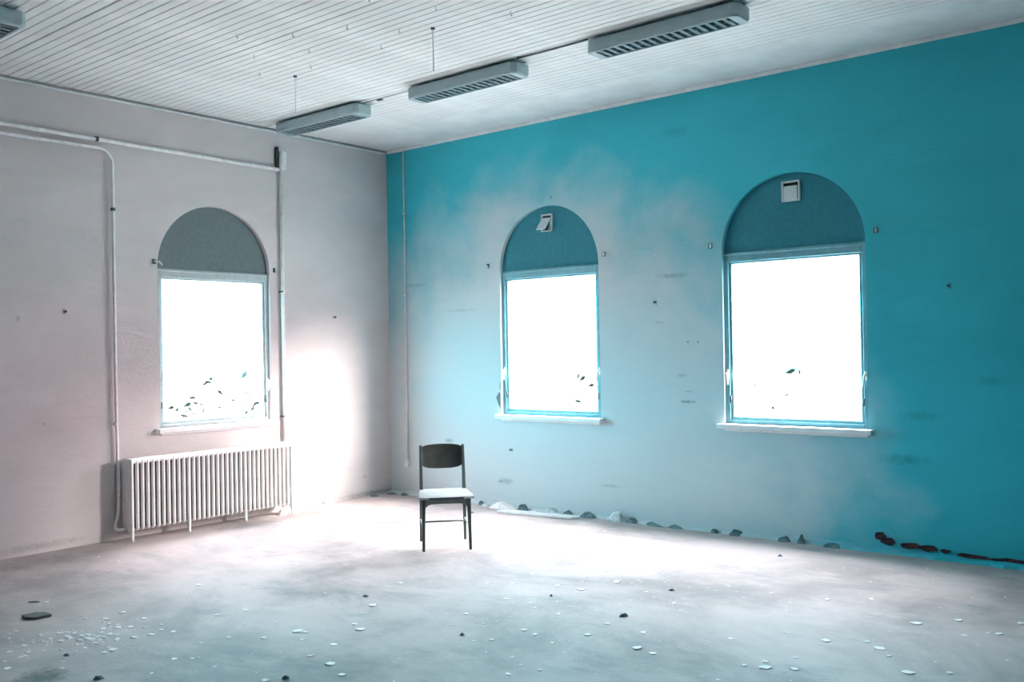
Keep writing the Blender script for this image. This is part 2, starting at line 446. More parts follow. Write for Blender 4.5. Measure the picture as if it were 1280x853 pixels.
# ------------------------------------------------------------------ windows
def window(name, loc, rz, label, vent=None, handles=(), portal=True, board=None):
    frame = M_FRAME if board is None else M_FRAME_T
    board = board or M_PANEL
    t_ = empty(name, loc, rz); tag(t_, label, 'window', kind='structure')
    hw = WIN_HALF
    yf, yb = 0.030, 0.105
    FW = 0.042
    for s in (-1, 1):
        x0, x1 = sorted((s * hw, s * (hw - FW)))
        obj('frame_stile', box((x0, yf, WIN_BOT), (x1, yb, 2.372), 0.004), frame, t_)
    obj('frame_rail', box((-hw + FW, yf, WIN_BOT), (hw - FW, yb, WIN_BOT + 0.032), 0.004), frame, t_)
    obj('transom', box((-hw + FW, yf, 2.290), (hw - FW, yb, 2.372), 0.004), frame, t_)
    obj('transom_moulding', box((-hw + 0.004, yf - 0.012, 2.345), (hw - 0.004, yf, 2.362), 0.004), frame, t_)
    # sash: four members and the pane
    sx = hw - FW - 0.003; z0, z1 = WIN_BOT + 0.035, 2.287; SW = 0.022
    sash = obj('sash', box((-sx, yf + 0.012, z0), (sx, yb - 0.01, z0 + SW), 0.003), frame, t_)
    obj('sash_rail', box((-sx, yf + 0.012, z1 - 0.012), (sx, yb - 0.01, z1), 0.003), frame, sash)
    for s in (-1, 1):
        x0, x1 = sorted((s * sx, s * (sx - SW)))
        obj('sash_stile', box((x0, yf + 0.012, z0 + SW), (x1, yb - 0.01, z1 - 0.012), 0.003), frame, sash)
    obj('pane', box((-sx + SW - 0.004, 0.072, z0 + SW - 0.004), (sx - SW + 0.004, 0.076, z1 - 0.008)), M_GLASS, sash)
    # boarded arch
    n = 36; rr = hw - 0.001
    pts = [(rr * math.cos(PI * k / n), WIN_SPRING + rr * math.sin(PI * k / n)) for k in range(n + 1)]
    obj('arch_panel', prism(pts, 0.045, 0.09, 'y'), board, t_)
    # outer brick arch infill keeps daylight out behind the board
    obj('arch_backing', prism(pts, 0.14, 0.18, 'y'), M_PANEL, t_)
    # sill
    obj('window_sill', box((-0.645, -0.075, 0.885), (0.645, 0.034, 0.925), 0.006, 2), M_SILL, t_)
    obj('sill_apron', box((-0.60, -0.022, 0.862), (0.60, 0.0, 0.885), 0.004), M_SILL, t_)
    for s, z in handles:
        hp = obj('handle_plate', box((s * (hw - 0.024) - 0.011, yf - 0.006, z - 0.03), (s * (hw - 0.024) + 0.011, yf, z + 0.04), 0.003), M_SILL, t_)
        x = s * (hw - 0.024)
        obj('handle_lever', tube([(x, yf - 0.004, z + 0.012), (x, yf - 0.030, z + 0.012), (x - s * 0.004, yf - 0.034, z - 0.01), (x - s * 0.012, yf - 0.034, z - 0.085)], [.007, .008, .008, .006], 8), M_SILL, hp, smooth=True)
    for s in (-1, 1):        # hinges low on the frame
        x = s * (hw - FW - 0.004)
        obj('hinge', tube([(x, yf + 0.004, 1.10), (x, yf + 0.004, 1.16)], 0.008, 8), M_IRON, t_, smooth=True)
    if vent:
        vx, vz, hw_, hh, tilt = vent
        fr = obj('vent', box((vx - hw_ + .012, 0.040, vz - hh + .012), (vx + hw_ - .012, 0.046, vz + hh - .012)), M_BLACK, t_)
        for a in ((-hw_, -hh, -hw_ + .014, hh), (hw_ - .014, -hh, hw_, hh), (-hw_ + .014, hh - .014, hw_ - .014, hh), (-hw_ + .014, -hh, hw_ - .014, -hh + .010)):
            obj('vent_frame', box((vx + a[0], 0.022, vz + a[1]), (vx + a[2], 0.046, vz + a[3]), 0.002), M_VENT, fr)
        if tilt:
            fl = obj('vent_flap', box((-hw_ + .016, -0.004, -hh * 1.95), (hw_ - .016, 0.004, 0), 0.002), M_VENT, fr, (vx, 0.026, vz + hh - .040), (-tilt, 0.0, 0.10))
            obj('vent_stay', tube([(vx + hw_ - .02, 0.03, vz + .02), (vx + hw_ + .01, -0.035, vz - hh + .004)], .006, 6), M_VENT, fr)
        else:
            fl = obj('vent_flap', box((vx - hw_ + .015, 0.026, vz - hh + .010), (vx + hw_ - .024, 0.034, vz + hh - .040), 0.002), M_VENT, fr)
    if portal:
        ld = bpy.data.lights.new('daylight_portal', 'AREA'); ld.shape = 'RECTANGLE'; ld.size = 2 * hw; ld.size_y = 1.42
        lo = bpy.data.objects.new('daylight_portal', ld); COL.objects.link(lo); lo.parent = t_
        lo.location = (0, WT + 0.02, 1.62); lo.rotation_euler = (-PI / 2, 0, 0)
        ld.cycles.is_portal = True
    return t_


window('window_1', (0, WL, 0), PI / 2, 'arched window above the radiator with a grey board in its arch', None, [(1, 1.30)])
window('window_2', (WM, 0, 0), 0, 'arched window nearest the chair, its small arch vent hanging open', (-0.015, 2.815, 0.068, 0.085, 0.74), [(-1, 1.36), (1, 1.36)], board=M_PANEL_T)
window('window_3', (WR, 0, 0), 0, 'arched window farthest right with a closed square vent in its arch', (0.004, 2.83, 0.077, 0.083, 0.0), [(-1, 1.34), (1, 1.33)], board=M_PANEL_T)
for k, c_ in enumerate(BACK_HOLES):
    window('window_%d' % (k + 4), (c_, RY, 0), PI, 'arched window in the wall behind the viewer, %s one' % ('nearer' if k else 'farther'))


# ------------------------------------------------------------------ chair
def make_chair(loc, rz):
    t_ = empty('school_chair', loc, rz)
    tag(t_, 'old school chair with dark plywood back standing alone on the bare floor', 'chair')
    SZ = 0.412

    def leg(p0, p1, w0, w1):
        bm = bmesh.new(); ring = []
        for p, w in ((p0, w0), (p1, w1)):
            ring.append([bm.verts.new((p[0] + a * w, p[1] + b_ * w, p[2])) for a, b_ in ((-1, -1), (1, -1), (1, 1), (-1, 1))])
        bm.faces.new(ring[0][::-1]); bm.faces.new(ring[1])
        for k in range(4):
            bm.faces.new((ring[0][k], ring[0][(k + 1) % 4], ring[1][(k + 1) % 4], ring[1][k]))
        bmesh.ops.bevel(bm, geom=bm.edges[:], offset=0.003, segments=1, affect='EDGES')
        return bm
    for s in (-1, 1):
        obj('leg', leg((s * .186, .205, 0), (s * .180, .178, SZ), .011, .0155), M_LEG, t_)
        obj('leg', leg((s * .184, -.212, 0), (s * .178, -.172, SZ + .004), .0105, .0145), M_LEG, t_)
        # rear post above the seat, leaning back
        obj('back_post', leg((s * .178, -.172, SZ + .004), (s * .176, -.225, .795), .0145, .0115), M_LEG, t_)
        obj('side_rail', box((s * .178 - .009, -.160, .362), (s * .178 + .009, .165, SZ), .003), M_APRON, t_)
        obj('stretcher', tube([(s * .183, -.192, .185), (s * .183, .192, .185)], .0075, 8), M_SEAT, t_, smooth=True)
    obj('cross_stretcher', tube([(-.183, -.06, .185), (.183, -.06, .185)], .0075, 8), M_LEG, t_, smooth=True)
    # arched front apron
    n = 14; low = []
    for k in range(n + 1):
        x = -.166 + .332 * k / n
        e = min(1.0, (0.166 - abs(x)) / 0.05)
        low.append((x, SZ - .075 + .026 * (1 - (1 - e) ** 2) + .004 * (1 - (x / .166) ** 2)))
    pts = low + [(.166, SZ), (-.166, SZ)]
    obj('apron', prism(pts, .166, .184, 'y'), M_APRON, t_)
    obj('rear_apron', box((-.164, -.180, .362), (.164, -.164, SZ), .003), M_APRON, t_)
    # seat: slightly dished plywood, wider in front
    bm = bmesh.new(); NX, NY = 14, 12; topv = []; botv = []
    for j in range(NY + 1):
        fy = j / NY; y = -.195 + .425 * fy
        hwid = .188 + .030 * fy
        r1, r2 = [], []
        for i in range(NX + 1):
            fx = i / NX * 2 - 1
            yy = y + (.008 * (1 - fx * fx) if fy > .9 else 0)
            z = SZ + .022 - .006 * (1 - fx * fx) * math.sin(PI * min(1, fy * 1.1)) - .008 * max(0, fy - .85) / .15
            r1.append(bm.verts.new((fx * hwid, yy, z))); r2.append(bm.verts.new((fx * hwid, yy, z - .016)))
        topv.append(r1); botv.append(r2)
    for j in range(NY):
        for i in range(NX):
            bm.faces.new((topv[j][i], topv[j][i + 1], topv[j + 1][i + 1], topv[j + 1][i]))
            bm.faces.new((botv[j][i], botv[j + 1][i], botv[j + 1][i + 1], botv[j][i + 1]))
    for j in range(NY):
        bm.faces.new((topv[j][0], topv[j + 1][0], botv[j + 1][0], botv[j][0]))
        bm.faces.new((topv[j][NX], botv[j][NX], botv[j + 1][NX], topv[j + 1][NX]))
    for i in range(NX):
        bm.faces.new((topv[0][i], botv[0][i], botv[0][i + 1], topv[0][i + 1]))
        bm.faces.new((topv[NY][i], topv[NY][i + 1], botv[NY][i + 1], botv[NY][i]))
    seat = obj('seat', bm, M_SEAT, t_)
    edge = [(-.219, .229), (-.12, .236), (0, .239), (.12, .236), (.219, .229), (.219, .223), (0, .230), (-.219, .223)]
    obj('seat_edge', prism(edge, SZ - .003, SZ + .013, 'z'), M_LEG, seat)
    # curved backrest
    bm = bmesh.new(); NX, NZ = 18, 8; fr, bk = [], []
    for j in range(NZ + 1):
        fz = j / NZ; r1, r2 = [], []
        for i in range(NX + 1):
            fx = i / NX * 2 - 1
            corner = abs(fx) ** 6
            zlo = .612 - .012 * (1 - fx * fx) + .020 * corner; zhi = .792 + .010 * (1 - fx * fx) - .012 * corner
            z = zlo + (zhi - zlo) * fz
            y = -.172 - (z - .416) * .14 + .010 - .026 * (1 - fx * fx)
            r1.append(bm.verts.new((fx * .170, y, z))); r2.append(bm.verts.new((fx * .170, y - .011, z)))
        fr.append(r1); bk.append(r2)
    for j in range(NZ):
        for i in range(NX):
            bm.faces.new((fr[j][i], fr[j + 1][i], fr[j + 1][i + 1], fr[j][i + 1]))
            bm.faces.new((bk[j][i], bk[j][i + 1], bk[j + 1][i + 1], bk[j + 1][i]))
        bm.faces.new((fr[j][0], bk[j][0], bk[j + 1][0], fr[j + 1][0])); bm.faces.new((fr[j][NX], fr[j + 1][NX], bk[j + 1][NX], bk[j][NX]))
    for i in range(NX):
        bm.faces.new((fr[0][i], fr[0][i + 1], bk[0][i + 1], bk[0][i])); bm.faces.new((fr[NZ][i], bk[NZ][i], bk[NZ][i + 1], fr[NZ][i + 1]))
    obj('backrest', bm, M_BACK, t_, smooth=False)
    return t_


make_chair((2.504, -1.755, 0), math.radians(-131.8))


# ------------------------------------------------------------------ radiator
def rounded_rect(x0, x1, z0, z1, r, n=4):
    pts = []
    for cx, cz, a0 in ((x1 - r, z1 - r, 0), (x0 + r, z1 - r, 90), (x0 + r, z0 + r, 180), (x1 - r, z0 + r, 270)):
        for k in range(n + 1):
            a = math.radians(a0 + 90 * k / n); pts.append((cx + r * math.cos(a), cz + r * math.sin(a)))
    return pts


def slab(pts, th, inset):
    """Outline in xz, thickness along y, softened edges."""
    n = len(pts); cx = sum(p[0] for p in pts) / n; bm = bmesh.new(); rings = []
    nor = []
    for i in range(n):
        a = Vector(pts[i - 1]); b_ = Vector(pts[(i + 1) % n]); d = (b_ - a).normalized(); nor.append(Vector((d.y, -d.x)))
    for y, ins in ((-th / 2, inset), (-th / 2 + inset * .45, inset * .25), (-th * .12, 0), (th * .12, 0), (th / 2 - inset * .45, inset * .25), (th / 2, inset)):
        rings.append([bm.verts.new((pts[i][0] - nor[i].x * ins, y, pts[i][1] - nor[i].y * ins)) for i in range(n)])
    for a, b_ in zip(rings, rings[1:]):
        for i in range(n):
            bm.faces.new((a[i], a[(i + 1) % n], b_[(i + 1) % n], b_[i]))
    bm.faces.new(rings[0][::-1]); bm.faces.new(rings[-1])
    return bm


def make_radiator():
    y0, y1 = -3.195, -1.525; n = 35; dy = (y1 - y0) / (n - 1)
    t_ = empty('radiator', (0.142, (y0 + y1) / 2, 0)); tag(t_, 'white cast iron column radiator below the window of the pinkish wall', 'radiator')
    oy = -(y0 + y1) / 2; X0, X1 = -.082, .083
    std = mesh_from(slab(rounded_rect(X0, X1, .085, .706, .035), .026, .010), 'radiator_section', True)
    std.materials.append(M_RAD)
    # sections with feet: front and rear foot drawn out of the same casting
    pts = rounded_rect(X0, X1, .085, .706, .035)
    top = [p for p in pts if p[1] > .3]
    foot = top + [(X0, .20), (X0 + .004, .12), (X0 + .030, .10), (0.0, .085), (X1 - .045, .065), (X1 - .026, .030), (X1 - .022, .0), (X1 - .001, .0), (X1 - .004, .03), (X1, .12)]
    ftm = mesh_from(slab(foot, .027, .009), 'radiator_foot_section', True); ftm.materials.append(M_RAD)
    feet = {0, 11, 23, n - 1}
    for i in range(n):
        link('foot_section' if i in feet else 'section', ftm if i in feet else std, None, t_, (0, y0 + dy * i + oy, 0))
    obj('top_header', prism(rounded_rect(X0 + .006, X1 - .005, .662, .703, .016), y0 + oy, y1 + oy, 'y'), M_RAD, t_)
    obj('bottom_header', tube([(0, y0 + oy, .135), (0, y1 + oy, .135)], .026, 12), M_RAD, t_, smooth=True)
    obj('gap_shade_core', box((X0 + .012, y0 + oy, .11), (X1 - .024, y1 + oy, .668)), M_GAP_SHADE, t_)  # added dark core, paints the shade between the sections
    obj('bleed_valve', tube([(0.03, y1 + oy + .012, .675), (0.03, y1 + oy + .040, .675)], [.011, .008], 8), M_IRON, t_, smooth=True)
    obj('end_plug', tube([(0.0, y1 + oy + .010, .135), (0.0, y1 + oy + .035, .135)], .022, 8), M_RAD, t_, smooth=True)
    return t_


make_radiator()

# ------------------------------------------------------------------ pipes on the pinkish wall
bm = tube([(0.035, -9.3, 3.437), (0.035, -4.0, 3.437), (0.035, -1.50, 3.423)], .017, 10)
o = obj('heating_pipe', bm, M_PIPE, smooth=True); tag(o, 'upper of two horizontal pipes running high along the pinkish wall', 'pipe')
for yy in (-3.372, -6.4):
    obj('pipe_clip', tube([(0.035, yy - .012, 3.4365), (0.035, yy + .012, 3.4365)], .023, 10), M_IRON if yy > -4 else M_PIPE, o)
    obj('clip_stem', box((0.0, yy - .008, 3.43), (0.03, yy + .008, 3.443)), M_PIPE, o)
path = [(0.035, -9.3, 3.358), (0.035, -4.1, 3.360), (0.035, -3.36, 3.362)]
path += [(0.035, -3.36 + .125 * math.sin(a), 3.237 + .125 * math.cos(a)) for a in [math.radians(d) for d in range(10, 91, 10)]]
path += [(0.035, -3.234, 2.2), (0.035, -3.232, 1.2), (0.038, -3.226, .70)]
path += smooth_path([(0.040, -3.226, .62), (0.045, -3.226, .34), (0.050, -3.238, .22), (0.056, -3.266, .140), (0.075, -3.262, .100), (0.110, -3.236, .098), (0.142, -3.2125, .115)], 4)
bm = tube(path, .0135, 10)
o = obj('supply_pipe', bm, M_PIPE, smooth=True); tag(o, 'bent pipe dropping down the wall into the left end of the radiator', 'pipe')
for zz in (2.85, 1.0):
    obj('pipe_clip', tube([(0.035, -3.2345, zz - .012), (0.035, -3.2345, zz + .012)], .020, 10), M_IRON if zz > 2 else M_PIPE, o)
    obj('clip_stem', box((0.0, -3.2405, zz - .008), (0.030, -3.2285, zz + .008)), M_PIPE, o)
bm = tube([(0.030, -1.466, 3.60), (0.030, -1.468, 2.0), (0.030, -1.462, .05)], .019, 12)
o = obj('riser_pipe', bm, M_PIPE, smooth=True); tag(o, 'thick vertical pipe between the left window and the corner', 'pipe')
obj('pipe_cap', lathe([(.030, 0), (.038, .008), (.038, .17), (.032, .185), (.012, .19)], 14), M_PIPE, o, (0.042, -1.452, 3.425), smooth=False)
obj('dark_block', box((0, -1.520, 3.45), (0.03, -1.488, 3.65), .004), M_IRON, o)  # dark block along the left side of the pipe cap
for zz, yy in ((2.20, -1.50), (.95, -1.50)):
    obj('pipe_clip', tube([(0.030, -1.467, zz - .014), (0.030, -1.467, zz + .014)], .024, 12), M_PIPE, o)
    obj('clip_screw', tube([(0.0, yy + .01, zz), (0.05, yy + .01, zz)], .009, 8), M_IRON, o)

# cable conduit with its box, near the corner on the teal wall
o = obj('cable_conduit', tube([(0.288, -.014, H - .03), (0.285, -.013, 2.0), (0.282, -.014, .385)], .0085, 8), M_TRIM, smooth=True)
tag(o, 'thin vertical cable conduit beside the room corner', 'conduit')
obj('socket_box', box((.258, -.040, .300), (.306, 0.0, .388), .006, 2), M_TRIM, o)
for zz in (3.1, 2.2, 1.3, .7):
    obj('saddle_clip', box((.266, -.024, zz - .006), (.306, 0, zz + .006), .002), M_TRIM, o)


# ------------------------------------------------------------------ curtain brackets beside the windows
def bracket(loc, rz, label, kind):
    t_ = empty('curtain_bracket', loc, rz); tag(t_, label, 'bracket', 'curtain brackets beside the arched windows')
    obj('plate', box((-.016, -.012, -.022), (.016, 0, .022), .003), M_IRON, t_)
    if kind == 'arm':
        obj('arm', tube(smooth_path([(0, -.008, .004), (0.012, -.035, .002), (.035, -.05, -.012), (.05, -.052, -.035)], 4), .009, 8), M_TRIM, t_, smooth=True)
    else:
        obj('peg', box((.002, -.030, -.018), (.016, -.010, .018), .003), M_TRIM, t_)


bracket((0, -2.842, 2.424), PI / 2, 'curled bracket on the pinkish wall left of its arched window', 'arm')
bracket((0, -1.545, 2.413), PI / 2, 'small bracket between the left window and the thick riser pipe', 'peg')
bracket((1.491, 0, 2.438), 0, 'curled bracket left of the window nearest the chair', 'arm')
bracket((2.921, 0, 2.452), 0, 'small bracket right of the window nearest the chair', 'peg')
bracket((4.016, 0, 2.438), 0, 'small bracket left of the window with the closed vent', 'peg')
bracket((5.413, 0, 2.446), 0, 'small bracket right of the window with the closed vent', 'peg')


def nail(loc, rz, label):
    bm = tube([(0, 0, 0), (0, -.030, .002)], .005, 8); add_tube(bm, [(0, -.028, .002), (0, -.033, .002)], .012, 8)
    tag(obj('wall_nail', bm, M_IRON, None, loc, (0, 0, rz)), label, 'nail', 'nails left in the walls')


nail((0, -3.652, 1.96), PI / 2, 'dark nail in the pinkish wall left of the bent pipe')
nail((0, -0.795, 1.952), PI / 2, 'tiny dark nail between the thick riser pipe and the corner')
nail((5.932, 0, 1.991), 0, 'dark nail in the teal wall right of all windows')
nail((3.47, 0, 1.98), 0, 'dark nail between the two windows of the teal wall')
nail((1.77, 0, .57), 0, 'small nail in the wall low beside the chair back')


# ------------------------------------------------------------------ ceiling lights
def make_fixture():
    L, W, HH = 1.19, .215, .088
    t_ = empty('ceiling_light')
    ztop = -.026
    # body: open trough, bevelled ends
    hl, hw = L / 2, W / 2
    bm = bmesh.new()
    e = .035
    outl = [(-hl + e, -hw), (hl - e, -hw), (hl, -hw + e), (hl, hw - e), (hl - e, hw), (-hl + e, hw), (-hl, hw - e), (-hl, -hw + e)]
    inn = [(-hl + .075, -hw + .022), (hl - .075, -hw + .022), (hl - .07, -hw + .03), (hl - .07, hw - .03), (hl - .075, hw - .022), (-hl + .075, hw - .022), (-hl + .07, hw - .03), (-hl + .07, -hw + .03)]
    zs = ztop; zb = ztop - HH
    a = [bm.verts.new((x, y_, zs)) for x, y_ in outl]
    b_ = [bm.verts.new((x, y_, zb + .014)) for x, y_ in outl]
    c_ = [bm.verts.new((x * .985, y_ * .93, zb)) for x, y_ in outl]
    d = [bm.verts.new((x, y_, zb)) for x, y_ in inn]
    f = [bm.verts.new((x, y_, zb + .055)) for x, y_ in inn]
    bm.faces.new(a)
    for p, q in ((a, b_), (b_, c_), (c_, d), (d, f)):
        for k in range(8):
            bm.faces.new((p[k], p[(k + 1) % 8], q[(k + 1) % 8], q[k]))
    bm.faces.new(f[::-1])
    body = obj('housing', bm, M_FIX, t_)
    for x in (-.42, .42):
        obj('ceiling_spacer', box((x - .05, -.05, ztop), (x + .05, .05, 0)), M_DARK, t_)
    obj('reflector', box((-hl + .078, -hw + .026, zb + .046), (hl - .078, hw - .026, zb + .052)), M_LOUVRE, t_)
    lou = obj('louvre_rail', box((-hl + .08, -.004, zb + .004), (hl - .08, .004, zb + .042)), M_BLADE, t_)
    # cross blades, wedge section
    nb = 16
    bl = prism([(-.014, zb + .003), (.014, zb + .003), (.002, zb + .045), (-.002, zb + .045)], -hw + .028, hw - .028, 'y')
    bme = mesh_from(bl, 'louvre_blade'); bme.materials.append(M_BLADE)
    for k in range(nb):
        link('louvre_blade', bme, None, lou, (-hl + .11 + (L - .22) * k / (nb - 1), 0, 0))
    return t_


def copy_tree(o, parent=None):
    c_ = o.copy(); COL.objects.link(c_); c_.parent = parent
    for ch in list(o.children):
        copy_tree(ch, c_)
    return c_


fx0 = make_fixture()
LIGHTS = [((0.865, -1.615), 'unlit louvred ceiling light nearest the corner'),
          ((2.69, -1.615), 'unlit louvred ceiling light in the middle of the row of three'),
          ((4.545, -1.615), 'unlit louvred ceiling light nearest the viewer in the row of three'),
          ((1.045, -4.735), 'unlit ceiling light cut off by the upper left edge of the view')]
src = [fx0] + [copy_tree(fx0) for _ in LIGHTS[1:]]
for o, ((x, y_), lab) in zip(src, LIGHTS):
    o.location = (x, y_, H); tag(o, lab, 'ceiling light', 'louvred ceiling lights')
tag(obj('light_cable', tube([(3.30, -1.70, H - .008), (3.65, -1.702, H - .011), (3.96, -1.70, H - .008)], .007, 8), M_IRON), 'black cable on the ceiling between the middle and nearest ceiling light', 'cable')
tag(obj('light_cable', tube([(1.45, -1.62, H - .006), (1.8, -1.622, H - .008), (2.10, -1.62, H - .006)], .003, 8), M_IRON), 'thin cable on the ceiling between the corner light and the middle light', 'cable')
hk = obj('ceiling_hook', box((1.60, -1.60, H - .012), (1.66, -1.57, H), .003), M_IRON); tag(hk, 'small dark fixing on the ceiling beside the light nearest the corner', 'fixing')
for (x, y_, lab) in ((1.668, -2.54, 'thin rod hanging from the ceiling above the corner light'), (3.292, -2.613, 'thin rod hanging from the ceiling above the middle light')):
    o = obj('hanging_rod', tube([(x, y_, H), (x, y_, H - .30)], .0045, 8), M_TRIM); tag(o, lab, 'rod', 'rods hanging from the ceiling')
    obj('ceiling_rose', tube([(x, y_, H), (x, y_, H - .012)], [.016, .012], 10), M_IRON, o)
for k, (x, y_) in enumerate([(2.2, -3.45), (2.5, -3.2), (2.9, -3.05), (2.3, -2.9), (3.1, -2.75), (1.9, -3.1), (3.6, -2.9), (2.75, -2.6), (3.9, -2.5), (2.0, -2.65), (1.55, -2.8), (3.4, -3.3)]):
    o = obj('ceiling_screw_hook', tube(smooth_path([(x, y_, H), (x, y_, H - .022), (x + .008, y_, H - .032), (x + .012, y_, H - .022)], 3), .0028, 6), M_FIX)
    tag(o, 'tiny screw hook left in the ceiling boards', 'hook', 'screw hooks scattered over the ceiling boards')


# ------------------------------------------------------------------ rubble and debris
def chunk_me(name, sx, sy, sz, seed, n=26):
    """Broken angular lump: the hull of scattered points on a flattened body, flat side down."""
    rr = random.Random(seed * 7 + 1); bm = bmesh.new()
    for k in range(n):
        a = rr.uniform(0, 2 * PI); q = rr.uniform(.55, 1.0); h_ = rr.random() ** 1.4
        bm.verts.new((sx * q * math.cos(a) * (1 - .45 * h_), sy * q * math.sin(a) * (1 - .45 * h_), sz * 1.45 * h_ * (1 - .5 * abs(math.cos(a)) * rr.random())))
    for k in range(7):
        a = 2 * PI * k / 7 + rr.uniform(-.3, .3); bm.verts.new((sx * math.cos(a) * rr.uniform(.8, 1.1), sy * math.sin(a) * rr.uniform(.8, 1.1), 0))
    r = bmesh.ops.convex_hull(bm, input=bm.verts[:])
    bmesh.ops.delete(bm, geom=[v_ for v_ in bm.verts if not v_.link_faces], context='VERTS')
    return mesh_from(bm, name)


def chunk(name, x, y_, s, mat, label, cat, group, seed, z=0.0, rz=None):
    o = link(name, chunk_me(name, s[0], s[1], s[2], seed), mat, None, (x, y_, z), (0, 0, seed * 1.3 if rz is None else rz))
    return tag(o, label, cat, group)


G_R = 'plaster rubble along the foot of the teal wall'
RUB = [  # x, y, (half sizes), material, label
    (1.42, -.09, (.035, .03, .045), M_RUBD, 'small dark lump of rubble just right of the chair seat'),
    (1.515, -.13, (.045, .04, .03), M_RUB, 'flat pale rubble lump left of the big white plaster piece'),
    (1.76, -.14, (.16, .06, .062), M_CHIP, 'biggest white plaster piece behind the loose floor board'),
    (1.985, -.11, (.06, .05, .060), M_RUBD, 'dark rubble lump leaning right of the big white plaster piece'),
    (2.14, -.16, (.07, .05, .022), M_CHIP, 'flat white plaster piece behind the middle of the floor board'),
    (2.36, -.12, (.085, .06, .075), M_RUB, 'round plaster lump behind the right half of the floor board'),
    (2.515, -.09, (.055, .045, .055), M_RUBD, 'dark rubble lump touching the round plaster lump'),
    (2.74, -.07, (.085, .05, .055), M_RUBD, 'low dark rubble lump just past the floor board'),
    (3.05, -.07, (.10, .05, .085), M_RUB, 'greenish rubble heap below the gap between both windows'),
    (3.22, -.07, (.06, .04, .055), M_RUBD, 'dark lump beside the greenish rubble heap'),
    (3.44, -.08, (.11, .035, .035), M_RUBD, 'long thin dark rubble strip halfway between both windows'),
    (3.67, -.075, (.07, .04, .03), M_RUBD, 'short dark rubble piece left below the far right window'),
    (4.04, -.07, (.035, .03, .04), M_RUBD, 'tiny dark rubble piece below the left bracket of the far right window'),
    (4.24, -.07, (.06, .04, .055), M_RUBD, 'dark rubble piece below the left edge of the far right window'),
    (4.66, -.07, (.05, .04, .045), M_RUBD, 'dark rubble piece below the middle of the far right window'),
    (4.80, -.065, (.03, .03, .075), M_RUBD, 'upright dark rubble piece below the far right window'),
    (5.06, -.07, (.08, .04, .035), M_RUBD, 'flat dark rubble piece below the right edge of the far right window'),
    (0.12, -.11, (.07, .04, .018), M_RUBD, 'dark crumb of rubble right in the room corner'),
    (0.30, -.09, (.05, .035, .025), M_RUBD, 'dark crumb of rubble below the cable conduit'),
    (0.09, -.34, (.05, .04, .022), M_RUBD, 'dark crumb of rubble at the pinkish wall near the corner'),
    (0.08, -.95, (.07, .05, .05), M_CHIP, 'white plaster lump at the pinkish wall right of the radiator'),
    (0.14, -1.09, (.06, .05, .035), M_CHIP, 'low white plaster lump nearest the right end of the radiator'),
    (0.17, -1.63, (.07, .05, .045), M_CHIP, 'white round plaster lump under the right end of the radiator'),
    (1.66, -.50, (.035, .02, .018), M_RUBD, 'dark splinter on the floor between chair and floor board'),
]
for i, (x, y_, s, mt, lab) in enumerate(RUB):
    chunk('plaster_lump', x, y_, (s[0] * 1.15, s[1], s[2] * .78), mt, lab, 'rubble', G_R, i + 3, z=0.0, rz=random.uniform(-.25, .25))

# loose board on the floor
bm = prism([(-.43, -.055), (.38, -.05), (.43, -.02), (.42, .05), (-.40, .06)], .004, .026, 'z', .002)
tag(obj('floor_board', bm, M_WOODW, None, (2.30, -.265, 0), (0, 0, .15)), 'loose white painted board lying on the floor beside the chair', 'board')

# plaster broken away at the foot of the teal wall
for i, (x, z, w, h_, dz) in enumerate([(5.40, .115, .045, .035, 0), (5.46, .080, .055, .032, -.01), (5.62, .068, .085, .026, 0), (5.75, .064, .075, .024, 0), (5.87, .058, .035, .018, 0), (6.05, .045, .13, .016, 0), (6.30, .042, .14, .016, 0)]):
    rr = random.Random(i + 40); n = 11
    pts = [(w * math.cos(2 * PI * k / n) * rr.uniform(.8, 1.15), h_ * math.sin(2 * PI * k / n) * rr.uniform(.7, 1.2)) for k in range(n)]
    obj('exposed_brick_patch', prism(pts, -.012, .004, 'y', .002), M_BRICK, wall_right, (x, 0, z))
# broken plaster corner beside the window near the chair
bm = prism([(-.060, .02), (-.028, -.065), (0.0, -.10), (0.0, .075), (-.028, .07)], -.010, .004, 'y', .002)
obj('loose_plaster_flake', bm, M_PANEL, wall_right, (1.640, 0, 1.075))
obj('loose_plaster_flake', prism([(-.016, -.03), (0, -.035), (0, .035), (-.012, .03)], -.008, .004, 'y', .002), M_PANEL, wall_right, (1.640, 0, 1.21))

# dark shards on the floor
bm = prism([(-.090, -.004), (-.034, -.062), (.028, -.066), (.094, .006), (.036, .056), (-.03, .060)], .0, .016, 'z', .004)
tag(obj('slate_shard', bm, M_SLATE, None, (1.90, -4.74, 0), (0, 0, YAW)), 'dark pointed slate shard lying alone on the floor', 'shard')
DARK = [((1.53, -4.59), 'thin dark splinter lying behind the slate shard', (.05, .012, .006)), ((3.29, -5.05), 'dark crumb right of the floor stain', (.03, .015, .012)),
        ((4.04, -4.49), 'dark crumb nearest the viewer in front of the radiator', (.022, .015, .014)), ((2.80, -4.98), 'dark crumb left of the white flake patch', (.018, .012, .012)),
        ((3.19, -3.22), 'dark crumb on the floor left in front of the chair', (.022, .015, .012)), ((4.78, -2.62), 'biggest dark crumb on the floor right of the chair', (.032, .018, .016)),
        ((4.26, -3.46), 'dark crumb alone in the middle of the near floor', (.014, .012, .012)), ((4.16, -2.51), 'tiny dark crumb left of the biggest crumb', (.012, .010, .010)),
        ((4.71, -1.94), 'dark crumb behind the biggest crumb towards the teal wall', (.022, .012, .012)), ((4.86, -.60), 'dark crumb close to the teal wall below the far right window', (.02, .014, .012))]
